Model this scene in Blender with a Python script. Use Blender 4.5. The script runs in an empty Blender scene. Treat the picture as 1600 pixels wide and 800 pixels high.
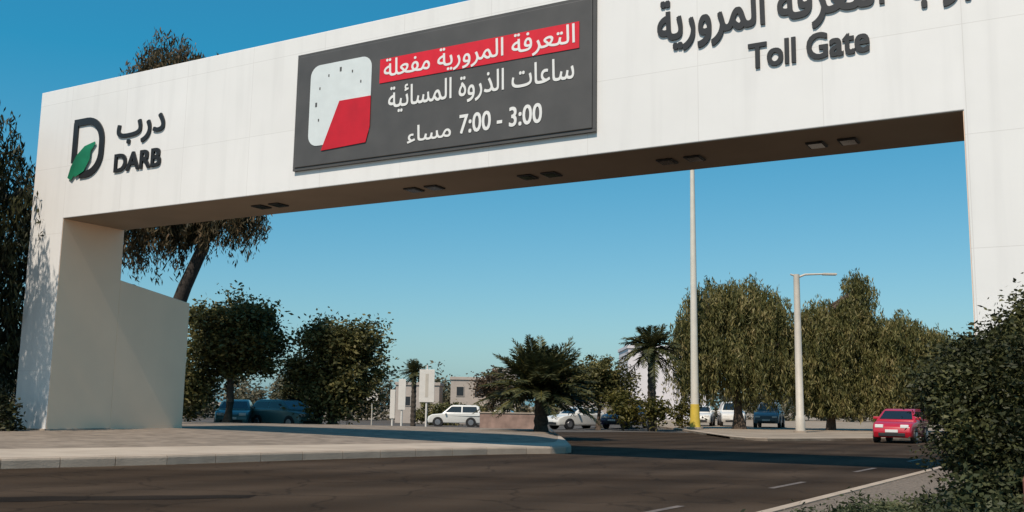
import bpy, bmesh, math, random
import numpy as np
from mathutils import Vector, Matrix
from mathutils.geometry import delaunay_2d_cdt

SC = bpy.context.scene
COL = SC.collection
PI = math.pi
rad = math.radians

# ------------------------------------------------------------------ camera
CAM_H = 1.35
PITCH, ROLL = 0.1481, 0.0161
f = Vector((0, math.cos(PITCH), math.sin(PITCH)))
r0 = Vector((1, 0, 0)); u0 = r0.cross(f)
r = r0 * math.cos(ROLL) + u0 * math.sin(ROLL)
u = -r0 * math.sin(ROLL) + u0 * math.cos(ROLL)
cd = bpy.data.cameras.new('camera'); cam = bpy.data.objects.new('camera', cd); COL.objects.link(cam)
cam.matrix_world = Matrix(((r.x, u.x, -f.x, 0), (r.y, u.y, -f.y, 0), (r.z, u.z, -f.z, CAM_H), (0, 0, 0, 1)))
cd.sensor_width = 36; cd.lens = 36 * 1564.37 / 1600
cd.clip_start = 0.1; cd.clip_end = 3000
SC.camera = cam

# ------------------------------------------------------------------ sky and sun
SUN_AZ = rad(-151.5); SUN_EL = rad(53)
w = bpy.data.worlds.new('World'); SC.world = w; w.use_nodes = True
nt = w.node_tree; bg = nt.nodes['Background']
sky = nt.nodes.new('ShaderNodeTexSky'); sky.sky_type = 'NISHITA'; sky.sun_disc = False
sky.sun_elevation = SUN_EL; sky.sun_rotation = SUN_AZ
sky.altitude = 0; sky.air_density = 1.0; sky.dust_density = 1.0; sky.ozone_density = 1.0
# the photograph's colour grade of the clear sky: less red aloft, a paler blue horizon
gr = nt.nodes.new('ShaderNodeVectorMath'); gr.operation = 'MULTIPLY_ADD'
gr.inputs[1].default_value = (0.85, 0.82, 0.72); gr.inputs[2].default_value = (-1.12, 0.58, 1.85)
mxv = nt.nodes.new('ShaderNodeVectorMath'); mxv.operation = 'MAXIMUM'; mxv.inputs[1].default_value = (0.28, 0, 0)
nt.links.new(sky.outputs[0], gr.inputs[0]); nt.links.new(gr.outputs[0], mxv.inputs[0]); nt.links.new(mxv.outputs[0], bg.inputs[0])
bg.inputs[1].default_value = 0.107
sd = Vector((math.sin(SUN_AZ) * math.cos(SUN_EL), math.cos(SUN_AZ) * math.cos(SUN_EL), math.sin(SUN_EL)))
ld = bpy.data.lights.new('sun', 'SUN'); ld.energy = 4.5; ld.angle = rad(0.6); ld.color = (1.0, 0.87, 0.74)
sun = bpy.data.objects.new('sun', ld); COL.objects.link(sun)
sun.location = sd * 200; sun.rotation_euler = sd.to_track_quat('Z', 'Y').to_euler()
SC.view_settings.view_transform = 'Standard'; SC.view_settings.look = 'None'
SC.view_settings.exposure = 0.0; SC.view_settings.gamma = 1.0

# ------------------------------------------------------------------ materials
def nd(t, kind, **kw):
    n = t.nodes.new(kind)
    for k, v in kw.items(): setattr(n, k, v)
    return n
def mat(name, col, rough=0.6, var=0.12, scale=3.0, bump=0.0, bscale=40.0, metal=0.0, spec=0.5, detail=5, stretch=None, col2=None, coat=0):
    m = bpy.data.materials.new(name); m.use_nodes = True
    t = m.node_tree; b = t.nodes['Principled BSDF']
    b.inputs['Roughness'].default_value = rough; b.inputs['Metallic'].default_value = metal
    b.inputs['Specular IOR Level'].default_value = spec
    if coat: b.inputs['Coat Weight'].default_value = coat
    tc = nd(t, 'ShaderNodeTexCoord'); mp = nd(t, 'ShaderNodeMapping'); t.links.new(tc.outputs['Object'], mp.inputs[0])
    if stretch: mp.inputs['Scale'].default_value = stretch
    n = nd(t, 'ShaderNodeTexNoise'); n.inputs['Scale'].default_value = scale; n.inputs['Detail'].default_value = detail
    t.links.new(mp.outputs[0], n.inputs[0])
    rp = nd(t, 'ShaderNodeValToRGB')
    c2 = col2 or tuple(min(1, c * (1 + var)) for c in col)
    c1 = col if col2 else tuple(c * (1 - var) for c in col)
    rp.color_ramp.elements[0].position = 0.3; rp.color_ramp.elements[1].position = 0.7
    rp.color_ramp.elements[0].color = (*c1, 1); rp.color_ramp.elements[1].color = (*c2, 1)
    t.links.new(n.outputs[0], rp.inputs[0]); t.links.new(rp.outputs[0], b.inputs['Base Color'])
    if bump:
        n2 = nd(t, 'ShaderNodeTexNoise'); n2.inputs['Scale'].default_value = bscale; n2.inputs['Detail'].default_value = 4
        t.links.new(tc.outputs['Object'], n2.inputs[0])
        bp = nd(t, 'ShaderNodeBump'); bp.inputs['Strength'].default_value = bump; bp.inputs['Distance'].default_value = 0.03
        t.links.new(n2.outputs[0], bp.inputs['Height']); t.links.new(bp.outputs[0], b.inputs['Normal'])
    return m
def leaf(name, stops, trans=0.25, rough=0.55):
    m = bpy.data.materials.new(name); m.use_nodes = True
    t = m.node_tree; b = t.nodes['Principled BSDF']; out = t.nodes['Material Output']
    g = nd(t, 'ShaderNodeNewGeometry'); rp = nd(t, 'ShaderNodeValToRGB')
    tc = nd(t, 'ShaderNodeTexCoord'); n = nd(t, 'ShaderNodeTexNoise'); n.inputs['Scale'].default_value = 0.9
    t.links.new(tc.outputs['Object'], n.inputs[0])
    mx = nd(t, 'ShaderNodeMath', operation='MULTIPLY_ADD'); mx.inputs[1].default_value = 0.55
    ad = nd(t, 'ShaderNodeMath', operation='MULTIPLY_ADD'); ad.inputs[1].default_value = 1.7; ad.inputs[2].default_value = -0.62
    t.links.new(n.outputs[0], ad.inputs[0])
    t.links.new(g.outputs['Random Per Island'], mx.inputs[0]); t.links.new(ad.outputs[0], mx.inputs[2])
    t.links.new(mx.outputs[0], rp.inputs[0])
    cr = rp.color_ramp
    while len(cr.elements) < len(stops): cr.elements.new(0.5)
    for i, c in enumerate(stops):
        cr.elements[i].position = i / (len(stops) - 1); cr.elements[i].color = (*c, 1)
    t.links.new(rp.outputs[0], b.inputs['Base Color']); b.inputs['Roughness'].default_value = rough
    b.inputs['Specular IOR Level'].default_value = 0.25
    tr = nd(t, 'ShaderNodeBsdfTranslucent'); t.links.new(rp.outputs[0], tr.inputs[0])
    ms = nd(t, 'ShaderNodeMixShader'); ms.inputs[0].default_value = trans
    t.links.new(b.outputs[0], ms.inputs[1]); t.links.new(tr.outputs[0], ms.inputs[2]); t.links.new(ms.outputs[0], out.inputs[0])
    return m
def asphalt(name, ca, cb, fine=0.35):
    m = bpy.data.materials.new(name); m.use_nodes = True
    t = m.node_tree; b = t.nodes['Principled BSDF']; b.inputs['Roughness'].default_value = 0.85
    b.inputs['Specular IOR Level'].default_value = 0.06
    tc = nd(t, 'ShaderNodeTexCoord')
    n = nd(t, 'ShaderNodeTexNoise'); n.inputs['Scale'].default_value = 0.16; n.inputs['Detail'].default_value = 8
    mp = nd(t, 'ShaderNodeMapping'); mp.inputs['Rotation'].default_value = (0, 0, rad(-45)); mp.inputs['Scale'].default_value = (0.35, 2.2, 1)
    t.links.new(tc.outputs['Object'], mp.inputs[0]); t.links.new(mp.outputs[0], n.inputs[0])
    rp = nd(t, 'ShaderNodeValToRGB'); rp.color_ramp.elements[0].position = .32; rp.color_ramp.elements[1].position = .68
    rp.color_ramp.elements[0].color = (*ca, 1); rp.color_ramp.elements[1].color = (*cb, 1)
    t.links.new(n.outputs[0], rp.inputs[0])
    v = nd(t, 'ShaderNodeTexNoise'); v.inputs['Scale'].default_value = 60; v.inputs['Detail'].default_value = 6
    t.links.new(tc.outputs['Object'], v.inputs[0])
    r2 = nd(t, 'ShaderNodeMapRange'); r2.inputs['From Min'].default_value = .3; r2.inputs['From Max'].default_value = .7
    r2.inputs['To Min'].default_value = 1 - fine; r2.inputs['To Max'].default_value = 1 + fine
    t.links.new(v.outputs[0], r2.inputs[0])
    mu = nd(t, 'ShaderNodeVectorMath', operation='SCALE'); t.links.new(rp.outputs[0], mu.inputs[0]); t.links.new(r2.outputs[0], mu.inputs['Scale'])
    wv = nd(t, 'ShaderNodeTexWave'); wv.inputs['Scale'].default_value = .17; wv.inputs['Distortion'].default_value = 1.6; wv.inputs['Detail'].default_value = 3; wv.inputs['Detail Scale'].default_value = 1.5
    mw = nd(t, 'ShaderNodeMapping'); mw.inputs['Rotation'].default_value = (0, 0, rad(32)); t.links.new(tc.outputs['Object'], mw.inputs[0]); t.links.new(mw.outputs[0], wv.inputs[0])
    cn = nd(t, 'ShaderNodeTexVoronoi'); cn.feature = 'DISTANCE_TO_EDGE'; cn.inputs['Scale'].default_value = .45; t.links.new(tc.outputs['Object'], cn.inputs[0])
    nz = nd(t, 'ShaderNodeTexNoise'); nz.inputs['Scale'].default_value = 1.2; nz.inputs['Detail'].default_value = 5; t.links.new(tc.outputs['Object'], nz.inputs[0])
    ml = nd(t, 'ShaderNodeVectorMath', operation='MULTIPLY_ADD'); ml.inputs[1].default_value = (.9, .9, .9); t.links.new(nz.outputs['Color'], ml.inputs[0]); t.links.new(tc.outputs['Object'], ml.inputs[2]); t.links.new(ml.outputs[0], cn.inputs[0])
    ck = nd(t, 'ShaderNodeMapRange'); ck.inputs['From Min'].default_value = .0; ck.inputs['From Max'].default_value = .02; ck.inputs['To Min'].default_value = .55; ck.inputs['To Max'].default_value = 1; t.links.new(cn.outputs['Distance'], ck.inputs[0])
    wr_ = nd(t, 'ShaderNodeMapRange'); wr_.inputs['To Min'].default_value = .82; wr_.inputs['To Max'].default_value = 1.12; t.links.new(wv.outputs['Fac'], wr_.inputs[0])
    m3 = nd(t, 'ShaderNodeMath', operation='MULTIPLY'); t.links.new(ck.outputs[0], m3.inputs[0]); t.links.new(wr_.outputs[0], m3.inputs[1])
    s2 = nd(t, 'ShaderNodeVectorMath', operation='SCALE'); t.links.new(mu.outputs[0], s2.inputs[0]); t.links.new(m3.outputs[0], s2.inputs['Scale'])
    t.links.new(s2.outputs[0], b.inputs['Base Color'])
    bp = nd(t, 'ShaderNodeBump'); bp.inputs['Strength'].default_value = .5; bp.inputs['Distance'].default_value = .02
    t.links.new(v.outputs[0], bp.inputs['Height']); t.links.new(bp.outputs[0], b.inputs['Normal'])
    return m
M = {}
M['asphalt'] = asphalt('asphalt', (.028, .0175, .010), (.064, .045, .031))
M['parking'] = asphalt('parking_asphalt', (.075, .068, .062), (.12, .108, .098))
M['paver'] = mat('verge_paver', (.225, .185, .148), .9, .28, 2.2, .5, 30, spec=.1)
M['kerb'] = mat('kerb_concrete', (.36, .295, .235), .9, .12, 2.0, .3, 25, spec=.1)
M['sand'] = mat('sand', (.27, .22, .17), .95, .2, .5, .3, 12, spec=.1)
M['gravel'] = mat('gravel', (.17, .14, .115), .95, .4, 22, .8, 40, spec=.1)
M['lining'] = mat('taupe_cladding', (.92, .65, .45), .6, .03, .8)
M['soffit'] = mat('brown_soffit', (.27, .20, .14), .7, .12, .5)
M['path'] = mat('footpath_concrete', (.40, .335, .27), .9, .12, .9, .25, 30, spec=.1)
M['white'] = mat('white_cladding', (.74, .735, .72), .5, .025, .7, .05, 3, detail=6)
def cladding(m):
    t = m.node_tree; b = t.nodes['Principled BSDF']; src = b.inputs['Base Color'].links[0].from_socket
    tc = nd(t, 'ShaderNodeTexCoord'); mp = nd(t, 'ShaderNodeMapping'); mp.inputs['Rotation'].default_value = (rad(90), 0, 0)
    mp.inputs['Location'].default_value = (0, -.02, .33)
    br = nd(t, 'ShaderNodeTexBrick'); br.offset = 0; br.inputs['Scale'].default_value = 1
    br.inputs['Brick Width'].default_value = 2.7; br.inputs['Row Height'].default_value = 2.23; br.inputs['Mortar Size'].default_value = .008
    br.inputs['Color1'].default_value = (1, 1, 1, 1); br.inputs['Color2'].default_value = (.975, .975, .97, 1); br.inputs['Mortar'].default_value = (.84, .83, .82, 1)
    t.links.new(tc.outputs['Object'], mp.inputs[0]); t.links.new(mp.outputs[0], br.inputs[0])
    n = nd(t, 'ShaderNodeTexNoise'); n.inputs['Scale'].default_value = 1.0; n.inputs['Detail'].default_value = 7
    m2 = nd(t, 'ShaderNodeMapping'); m2.inputs['Scale'].default_value = (2.6, 2.6, .16); t.links.new(tc.outputs['Object'], m2.inputs[0]); t.links.new(m2.outputs[0], n.inputs[0])
    mr = nd(t, 'ShaderNodeMapRange'); mr.inputs['From Min'].default_value = .5; mr.inputs['From Max'].default_value = .75; mr.inputs['To Min'].default_value = 1; mr.inputs['To Max'].default_value = .92
    t.links.new(n.outputs[0], mr.inputs[0])
    mx = nd(t, 'ShaderNodeMix', data_type='RGBA', blend_type='MULTIPLY'); mx.inputs[0].default_value = 1
    t.links.new(src, mx.inputs[6]); t.links.new(br.outputs['Color'], mx.inputs[7])
    sc = nd(t, 'ShaderNodeVectorMath', operation='SCALE'); t.links.new(mx.outputs[2], sc.inputs[0]); t.links.new(mr.outputs[0], sc.inputs['Scale'])
    t.links.new(sc.outputs[0], b.inputs['Base Color'])
cladding(M['white'])
M['screen'] = mat('screen_face', (.075, .07, .066), .45, .12, 1.5)
M['black'] = mat('black_letter', (.018, .018, .019), .45, .15)
M['letter_white'] = mat('white_letter', (.72, .72, .70), .5, .03)
M['banner_red'] = mat('banner_red', (.62, .008, .022), .45, .08)
M['sector_red'] = mat('sector_red', (.5, .004, .014), .45, .08)
M['clock_face'] = mat('clock_face', (.62, .67, .67), .45, .04)
M['green'] = mat('logo_green', (.012, .17, .085), .45, .3, 1.5)
M['dark'] = mat('dark_metal', (.012, .012, .012), .5, .2)
M['lens'] = mat('lamp_glass', (.02, .02, .02), .1, .1)
M['bark'] = mat('bark', (.085, .062, .045), .95, .4, 6, .8, 14)
M['bark_dark'] = mat('dark_bark', (.03, .024, .02), .95, .4, 6, .8, 14)
M['palm_bark'] = mat('palm_bark', (.055, .042, .032), .95, .45, 9, 1.0, 12)
M['pole'] = mat('pole_paint', (.62, .58, .5), .45, .06, 2)
M['pole_yellow'] = mat('yellow_paint', (.62, .44, .06), .5, .1, 2)
M['pole_grey'] = mat('galvanised_steel', (.5, .45, .38), .5, .08, 2)
M['tyre'] = mat('tyre_rubber', (.012, .012, .012), .8, .1)
M['rim'] = mat('rim_metal', (.35, .35, .36), .35, .05, metal=.8)
M['glass'] = mat('car_glass', (.012, .016, .018), .06, .05, spec=.8)
M['tail'] = mat('tail_lamp', (.45, .01, .01), .2, .05)
M['head'] = mat('head_lamp', (.75, .75, .72), .12, .03)
M['plate'] = mat('number_plate', (.7, .7, .68), .5, .03)
M['plastic'] = mat('black_plastic', (.015, .015, .016), .6, .1)
M['car_red'] = mat('red_car_paint', (.42, .008, .022), .3, .03, coat=.7)
M['car_teal'] = mat('teal_car_paint', (.075, .17, .175), .35, .03, coat=.4)
M['car_white'] = mat('white_car_paint', (.62, .61, .57), .32, .03, coat=.5)
M['car_beige'] = mat('beige_car_paint', (.36, .32, .27), .35, .03, coat=.4)
M['car_grey'] = mat('grey_car_paint', (.14, .16, .175), .35, .03, coat=.4)
M['car_purple'] = mat('purple_car_paint', (.045, .028, .07), .35, .03, coat=.4)
M['villa'] = mat('pink_render', (.40, .345, .30), .9, .08, 1.2)
M['lilac'] = mat('pale_render', (.66, .62, .63), .9, .04, .8)
M['win'] = mat('window_glass', (.03, .035, .04), .15, .1)
M['roof_brown'] = mat('brown_roof', (.24, .13, .08), .9, .2, 3)
M['brickwall'] = mat('pink_block_wall', (.3, .2, .16), .9, .3, 2)
M['signwhite'] = mat('sign_white', (.66, .62, .56), .5, .05)
M['wood'] = mat('red_brown_wood', (.2, .07, .045), .8, .25, 8)
M['L_weep'] = leaf('weeping_leaf', [(.034, .037, .012), (.09, .092, .028), (.18, .162, .058), (.28, .225, .10)])
M['L_weep_dark'] = leaf('dark_weeping_leaf', [(.018, .018, .009), (.05, .044, .02), (.12, .088, .045), (.21, .135, .075)])
M['L_olive'] = leaf('olive_leaf', [(.018, .02, .008), (.055, .058, .018), (.13, .12, .04), (.22, .185, .075)])
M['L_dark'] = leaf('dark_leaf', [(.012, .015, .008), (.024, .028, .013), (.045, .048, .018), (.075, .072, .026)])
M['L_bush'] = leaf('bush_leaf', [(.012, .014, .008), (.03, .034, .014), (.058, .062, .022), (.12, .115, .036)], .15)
M['L_far'] = leaf('far_leaf', [(.06, .058, .032), (.10, .095, .055), (.16, .14, .09), (.22, .18, .12)])  # paler stops put distance haze into the leaf colour
M['L_palm'] = leaf('palm_leaf', [(.018, .022, .011), (.04, .047, .02), (.08, .085, .036), (.13, .125, .055)], .15)
M['L_yellow'] = leaf('yellow_green_leaf', [(.05, .05, .01), (.10, .09, .02), (.16, .13, .03)])
M['L_brown'] = leaf('dry_brown_leaf', [(.05, .035, .02), (.09, .06, .035), (.14, .09, .055)])
M['L_ground'] = leaf('ground_leaf', [(.02, .026, .012), (.045, .055, .024), (.09, .10, .045), (.13, .13, .07)])

# ------------------------------------------------------------------ helpers
def link(name, me, material=None, parent=None):
    o = bpy.data.objects.new(name, me); COL.objects.link(o)
    if material is not None: me.materials.append(material)
    if parent is not None: o.parent = parent
    return o
def tag(o, label, cat, group=None, kind=None):
    if label: o['label'] = label
    if cat: o['category'] = cat
    if group: o['group'] = group
    if kind: o['kind'] = kind
    return o
def empty(name, loc, rz=0):
    o = bpy.data.objects.new(name, None); COL.objects.link(o)
    o.location = loc; o.rotation_euler = (0, 0, rz); o.empty_display_size = .3
    return o
def thing(name, label, cat, loc=(0, 0, 0), rz=0, group=None):
    return tag(empty(name, loc, rz), label, cat, group)
def dup(root, loc, rz, label, group=None):
    q = root.copy(); COL.objects.link(q); q.location = loc; q.rotation_euler = (0, 0, rz); q['label'] = label
    if group: q['group'] = group
    for ch in list(root.children):
        c = ch.copy(); COL.objects.link(c); c.parent = q
        for g in list(ch.children):
            d = g.copy(); COL.objects.link(d); d.parent = c
    return q
class MB:
    def __init__(s): s.bm = bmesh.new()
    def box(s, a, b, bev=0.0, rot=None):
        bm = s.bm
        g = bmesh.ops.create_cube(bm, size=1)['verts']
        c = [(a[i] + b[i]) / 2 for i in range(3)]; d = [abs(b[i] - a[i]) for i in range(3)]
        for v in g:
            p = Vector((v.co.x * d[0], v.co.y * d[1], v.co.z * d[2]))
            if rot is not None: p = rot @ p
            v.co = p + Vector(c)
        if bev:
            es = list({e for v in g for e in v.link_edges})
            bmesh.ops.bevel(bm, geom=es, offset=bev, segments=2, affect='EDGES', profile=.5)
        return s
    def tube(s, pts, rs, n=10, cap=True):
        bm = s.bm; rings = []
        pts = [Vector(p) for p in pts]
        for i, p in enumerate(pts):
            d = (pts[min(i + 1, len(pts) - 1)] - pts[max(i - 1, 0)]).normalized()
            a = d.cross(Vector((0, 0, 1)))
            if a.length < .05: a = d.cross(Vector((0, 1, 0)))
            a.normalize(); b = d.cross(a)
            rings.append([bm.verts.new(p + (a * math.cos(2 * PI * k / n) + b * math.sin(2 * PI * k / n)) * rs[i]) for k in range(n)])
        for i in range(len(rings) - 1):
            for k in range(n):
                bm.faces.new((rings[i][k], rings[i][(k + 1) % n], rings[i + 1][(k + 1) % n], rings[i + 1][k]))
        if cap:
            bm.faces.new(rings[0][::-1]); bm.faces.new(rings[-1])
        return s
    def prism(s, poly, a, b, axis='y'):
        # poly in the two other axes, extruded from a to b along axis
        bm = s.bm
        def P(p, t): return {'y': (p[0], t, p[1]), 'x': (t, p[0], p[1]), 'z': (p[0], p[1], t)}[axis]
        A = [bm.verts.new(P(p, a)) for p in poly]; B = [bm.verts.new(P(p, b)) for p in poly]
        bm.faces.new(A); bm.faces.new(B[::-1])
        n = len(poly)
        for i in range(n): bm.faces.new((A[i], B[i], B[(i + 1) % n], A[(i + 1) % n]))
        return s
    def build(s, name, material, parent=None, smooth=False, bevel=0.0, seg=2):
        bm = s.bm
        bmesh.ops.recalc_face_normals(bm, faces=bm.faces)
        if bevel:
            es = [e for e in bm.edges if len(e.link_faces) == 2 and e.calc_face_angle(0) > .5]
            bmesh.ops.bevel(bm, geom=es, offset=bevel, segments=seg, affect='EDGES', profile=.5, clamp_overlap=True)
        me = bpy.data.meshes.new(name); bm.to_mesh(me); bm.free()
        if smooth:
            for p in me.polygons: p.use_smooth = True
            me.set_sharp_from_angle(angle=rad(50))
        return link(name, me, material, parent)
def rot_between(px, py): return math.atan2(py, px)

# terrain height: flat near the gate, dipping gently beyond on the left
def gz(x, y):
    k = min(1, max(0, (8 - x) / 6)); k = k * k * (3 - 2 * k)
    return -.014 * min(max(0, y - 50), 60) * k

def sheet(name, xs, ys, zoff, material, mask=None):
    bm = bmesh.new(); V = {}
    for i, x in enumerate(xs):
        for j, y in enumerate(ys): V[i, j] = bm.verts.new((x, y, gz(x, y) + zoff))
    for i in range(len(xs) - 1):
        for j in range(len(ys) - 1): bm.faces.new((V[i, j], V[i + 1, j], V[i + 1, j + 1], V[i, j + 1]))
    me = bpy.data.meshes.new(name); bm.to_mesh(me); bm.free()
    return tag(link(name, me, material), None, None, kind='structure')

# ------------------------------------------------------------------ ground, roads, verges
XS = [-600, -200, -80] + [x * 2 for x in range(-30, 31)] + [80, 200, 600]
YS = [-200, -60] + [y * 2 for y in range(-15, 66)] + [160, 240, 500, 1500]
sheet('ground', XS, YS, -.03, M['sand'])
sheet('road', [x * 2 for x in range(-30, 31)], [y * 2 for y in range(-15, 36)], .0, M['asphalt'])
sheet('parking_area', [x * 2 for x in range(-30, 10)], [y * 2 for y in range(28, 66)], .012, M['parking'])

def smooth(a): a = min(1, max(0, a)); return a * a * (3 - 2 * a)
FRONT = [(-50, -19.6), (-30, -.2), (-20, 9.4), (-12, 17.2), (-9.64, 19.4), (-7.19, 21.5), (-4.84, 23.97), (-2.4, 26.3), (-.6, 28.0), (.5, 28.75), (1.2, 29.1), (1.65, 29.5), (1.85, 30.2), (1.9, 31.2), (1.95, 33.5), (2.0, 36.5), (2.05, 40), (2.0, 44)]
BACK = [(-60, 30), (-48, 40), (-36, 50), (-26, 50), (-20, 50), (-16, 49.5), (-12, 49), (-9, 48.5), (-7, 48), (-5, 47.5), (-4, 47), (-3, 46.6), (-2, 46.2), (-1.2, 45.8), (-.4, 45.4), (.4, 45), (1, 44.6), (1.6, 44.3)]
def verge_z(t): return .195 + .15 * smooth(t * 2.0)
bm = bmesh.new(); NT = 14; V = []
for a, b in zip(FRONT, BACK):
    d = Vector((b[0] - a[0], b[1] - a[1])).normalized() * .30
    row = []
    for k in range(NT + 1):
        t = k / NT
        x = a[0] + d.x + (b[0] - a[0] - d.x) * t; y = a[1] + d.y + (b[1] - a[1] - d.y) * t
        row.append(bm.verts.new((x, y, verge_z(t) if t < 1 else .05)))
    V.append(row)
for i in range(len(V) - 1):
    for k in range(NT): bm.faces.new((V[i][k], V[i + 1][k], V[i + 1][k + 1], V[i][k + 1]))
for row in (V[-1],):
    lo = [bm.verts.new((v.co.x, v.co.y, -.02)) for v in row]
    for k in range(NT): bm.faces.new((row[k], lo[k], lo[k + 1], row[k + 1]))
bmesh.ops.recalc_face_normals(bm, faces=bm.faces)
me = bpy.data.meshes.new('verge'); bm.to_mesh(me); bm.free()
tag(link('verge', me, M['paver']), None, None, kind='structure')

def kerb(name, pts, width, height, side, material, joint=1.0):
    # a run of kerb stones, joints cut as narrow grooves in one strip
    P = [Vector((p[0], p[1], 0)) for p in pts]
    seg = []
    for a, b in zip(P, P[1:]):
        n = max(1, round((b - a).length / joint))
        for k in range(n): seg.append((a.lerp(b, k / n), a.lerp(b, (k + 1) / n)))
    mb = MB(); bm = mb.bm
    for a, b in seg:
        d = (b - a).normalized(); n = Vector((-d.y, d.x, 0)) * side
        a = a + d * .008; b = b - d * .008
        prof = [(0, -.05), (0, height - .05), (.015, height - .012), (.05, height), (width, height), (width, -.05)]
        A = [bm.verts.new(a + n * q + Vector((0, 0, z))) for q, z in prof]; B = [bm.verts.new(b + n * q + Vector((0, 0, z))) for q, z in prof]
        m = len(prof)
        for i in range(m): bm.faces.new((A[i], A[(i + 1) % m], B[(i + 1) % m], B[i]))
        bm.faces.new(A[::-1]); bm.faces.new(B)
    o = mb.build(name, material); return tag(o, None, None, kind='structure')
kerb('verge_kerb', FRONT, .34, .2, 1, M['kerb'])
bm = bmesh.new(); V = []
for a, b in zip(FRONT, BACK):
    d = Vector((b[0] - a[0], b[1] - a[1])); L = d.length; d.normalize(); wd = min(3.6, L * .12)
    V.append([bm.verts.new((a[0] + d.x * q, a[1] + d.y * q, verge_z(q / L) + .006)) for q in [.345 + (wd - .345) * k / 4 for k in range(5)]])
for i in range(len(V) - 1):
    for k in range(4): bm.faces.new((V[i][k], V[i + 1][k], V[i + 1][k + 1], V[i][k + 1]))
bmesh.ops.recalc_face_normals(bm, faces=bm.faces)
me = bpy.data.meshes.new('footpath'); bm.to_mesh(me); bm.free()
tag(link('footpath', me, M['path']), None, None, kind='structure')

# right-hand verge with the camera standing on it
RE = Vector((8.37 - 3.26, 21.02 - 12.86)).normalized()
e1 = Vector((3.26, 12.86))
RP = [tuple(e1 + RE * t) for t in (-40, -26, -14, -6, 0, 5, 10, 16, 20)]
kerb('road_kerb', RP, .2, .135, -1, M['kerb'])
nr = Vector((RE.y, -RE.x))
bm = bmesh.new(); V = []
for p in RP:
    V.append([bm.verts.new((p[0] + nr.x * q, p[1] + nr.y * q, .115 + .03 * min(1, q / 4))) for q in (.19, 1, 2, 4, 8, 16, 30, 60)])
for i in range(len(V) - 1):
    for k in range(7): bm.faces.new((V[i][k], V[i][k + 1], V[i + 1][k + 1], V[i + 1][k]))
lo = [bm.verts.new((v.co.x, v.co.y, -.03)) for v in V[-1]]
for k in range(7): bm.faces.new((V[-1][k], V[-1][k + 1], lo[k + 1], lo[k]))
bmesh.ops.recalc_face_normals(bm, faces=bm.faces)
me = bpy.data.meshes.new('gravel_verge'); bm.to_mesh(me); bm.free()
tag(link('gravel_verge', me, M['gravel']), None, None, kind='structure')

# far pavement on the right
FP = [(10.2, 66), (10.1, 52), (10.1, 46.5), (10.35, 44.6), (11.2, 44.1), (12.6, 44.7), (16.9, 47.3), (26, 53), (44, 64), (44, 110), (10.2, 110)]
MB().prism([(x, y) for x, y in FP], -.02, .11, 'z').build('pavement', M['sand'])
tag(bpy.data.objects['pavement'], None, None, kind='structure')
kerb('pavement_kerb', FP[:9][::1], .2, .135, 1, M['kerb'])

# out-of-frame shadow painted as a dark sheet on the near left of the road
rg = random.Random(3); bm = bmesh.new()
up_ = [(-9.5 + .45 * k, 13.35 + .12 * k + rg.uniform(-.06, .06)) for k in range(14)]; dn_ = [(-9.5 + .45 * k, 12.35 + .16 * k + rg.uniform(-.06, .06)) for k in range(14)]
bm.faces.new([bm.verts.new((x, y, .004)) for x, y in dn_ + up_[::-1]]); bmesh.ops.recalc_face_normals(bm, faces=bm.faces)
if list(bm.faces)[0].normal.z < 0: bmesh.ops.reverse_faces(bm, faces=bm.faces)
me = bpy.data.meshes.new('road_shadow'); bm.to_mesh(me); bm.free()
tag(link('road_shadow', me, asphalt('shadow_asphalt', (.013, .0095, .007), (.026, .019, .014))), None, None, kind='structure')
# road dashes
for (px, py) in ((1.6, 13.0), (.2, 10.6)):
    pass
bm = bmesh.new()
q0 = Vector((1.35, 12.6)); 
for k in range(-3, 7):
    a = q0 + RE * (k * 6.0); b = a + RE * 2.0; n_ = Vector((-RE.y, RE.x)) * .06
    vs = [bm.verts.new((p.x, p.y, .006)) for p in (a + n_, a - n_, b - n_, b + n_)]
    bm.faces.new(vs)
bmesh.ops.recalc_face_normals(bm, faces=bm.faces)
me = bpy.data.meshes.new('lane_marking'); bm.to_mesh(me); bm.free()
mk = mat('worn_marking', (.12, .095, .08), .8, .35, 5)
tag(link('lane_marking', me, mk), None, None, kind='structure')

# ------------------------------------------------------------------ the toll gate
GA = (-14.675, 32.165); GR = -.5199
GW, GC, GB, GT, GD = 26.95, 7.158, 4.467, 1.651, 2.42
gate = thing('toll_gate', 'tall white portal gate with a dark message screen spanning the road', 'toll gate', (GA[0], GA[1], 0), GR)
MB().prism([(-GT, 0), (0, 0), (0, GC), (GW, GC), (GW, 0), (GW + GT, 0), (GW + GT, GC + GB), (-GT, GC + GB)], 0, GD, 'y').build('portal_frame', M['white'], gate, bevel=.02)
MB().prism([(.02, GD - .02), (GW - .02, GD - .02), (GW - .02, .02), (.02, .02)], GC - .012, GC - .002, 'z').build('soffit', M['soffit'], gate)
MB().box((.002, .02, .38), (.012, GD - .004, GC - .014)).build('reveal_lining', M['lining'], gate)
MB().box((GW - .012, .02, .3), (GW - .002, GD - .004, GC - .014)).build('reveal_lining', M['lining'], gate)
MB().prism([(GD + .002, 0), (GD + .002, 5.4), (5.55, 4.9), (5.55, 0)], -1.1, .012, 'x').build('wing_wall', M['lining'], gate, bevel=.015)
MB().box((-GT - .06, -.06, 0), (.06, -.004, .38)).box((.004, -.06, 0), (.06, GD, .38)).build('plinth', M['kerb'], gate, bevel=.01)
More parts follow.
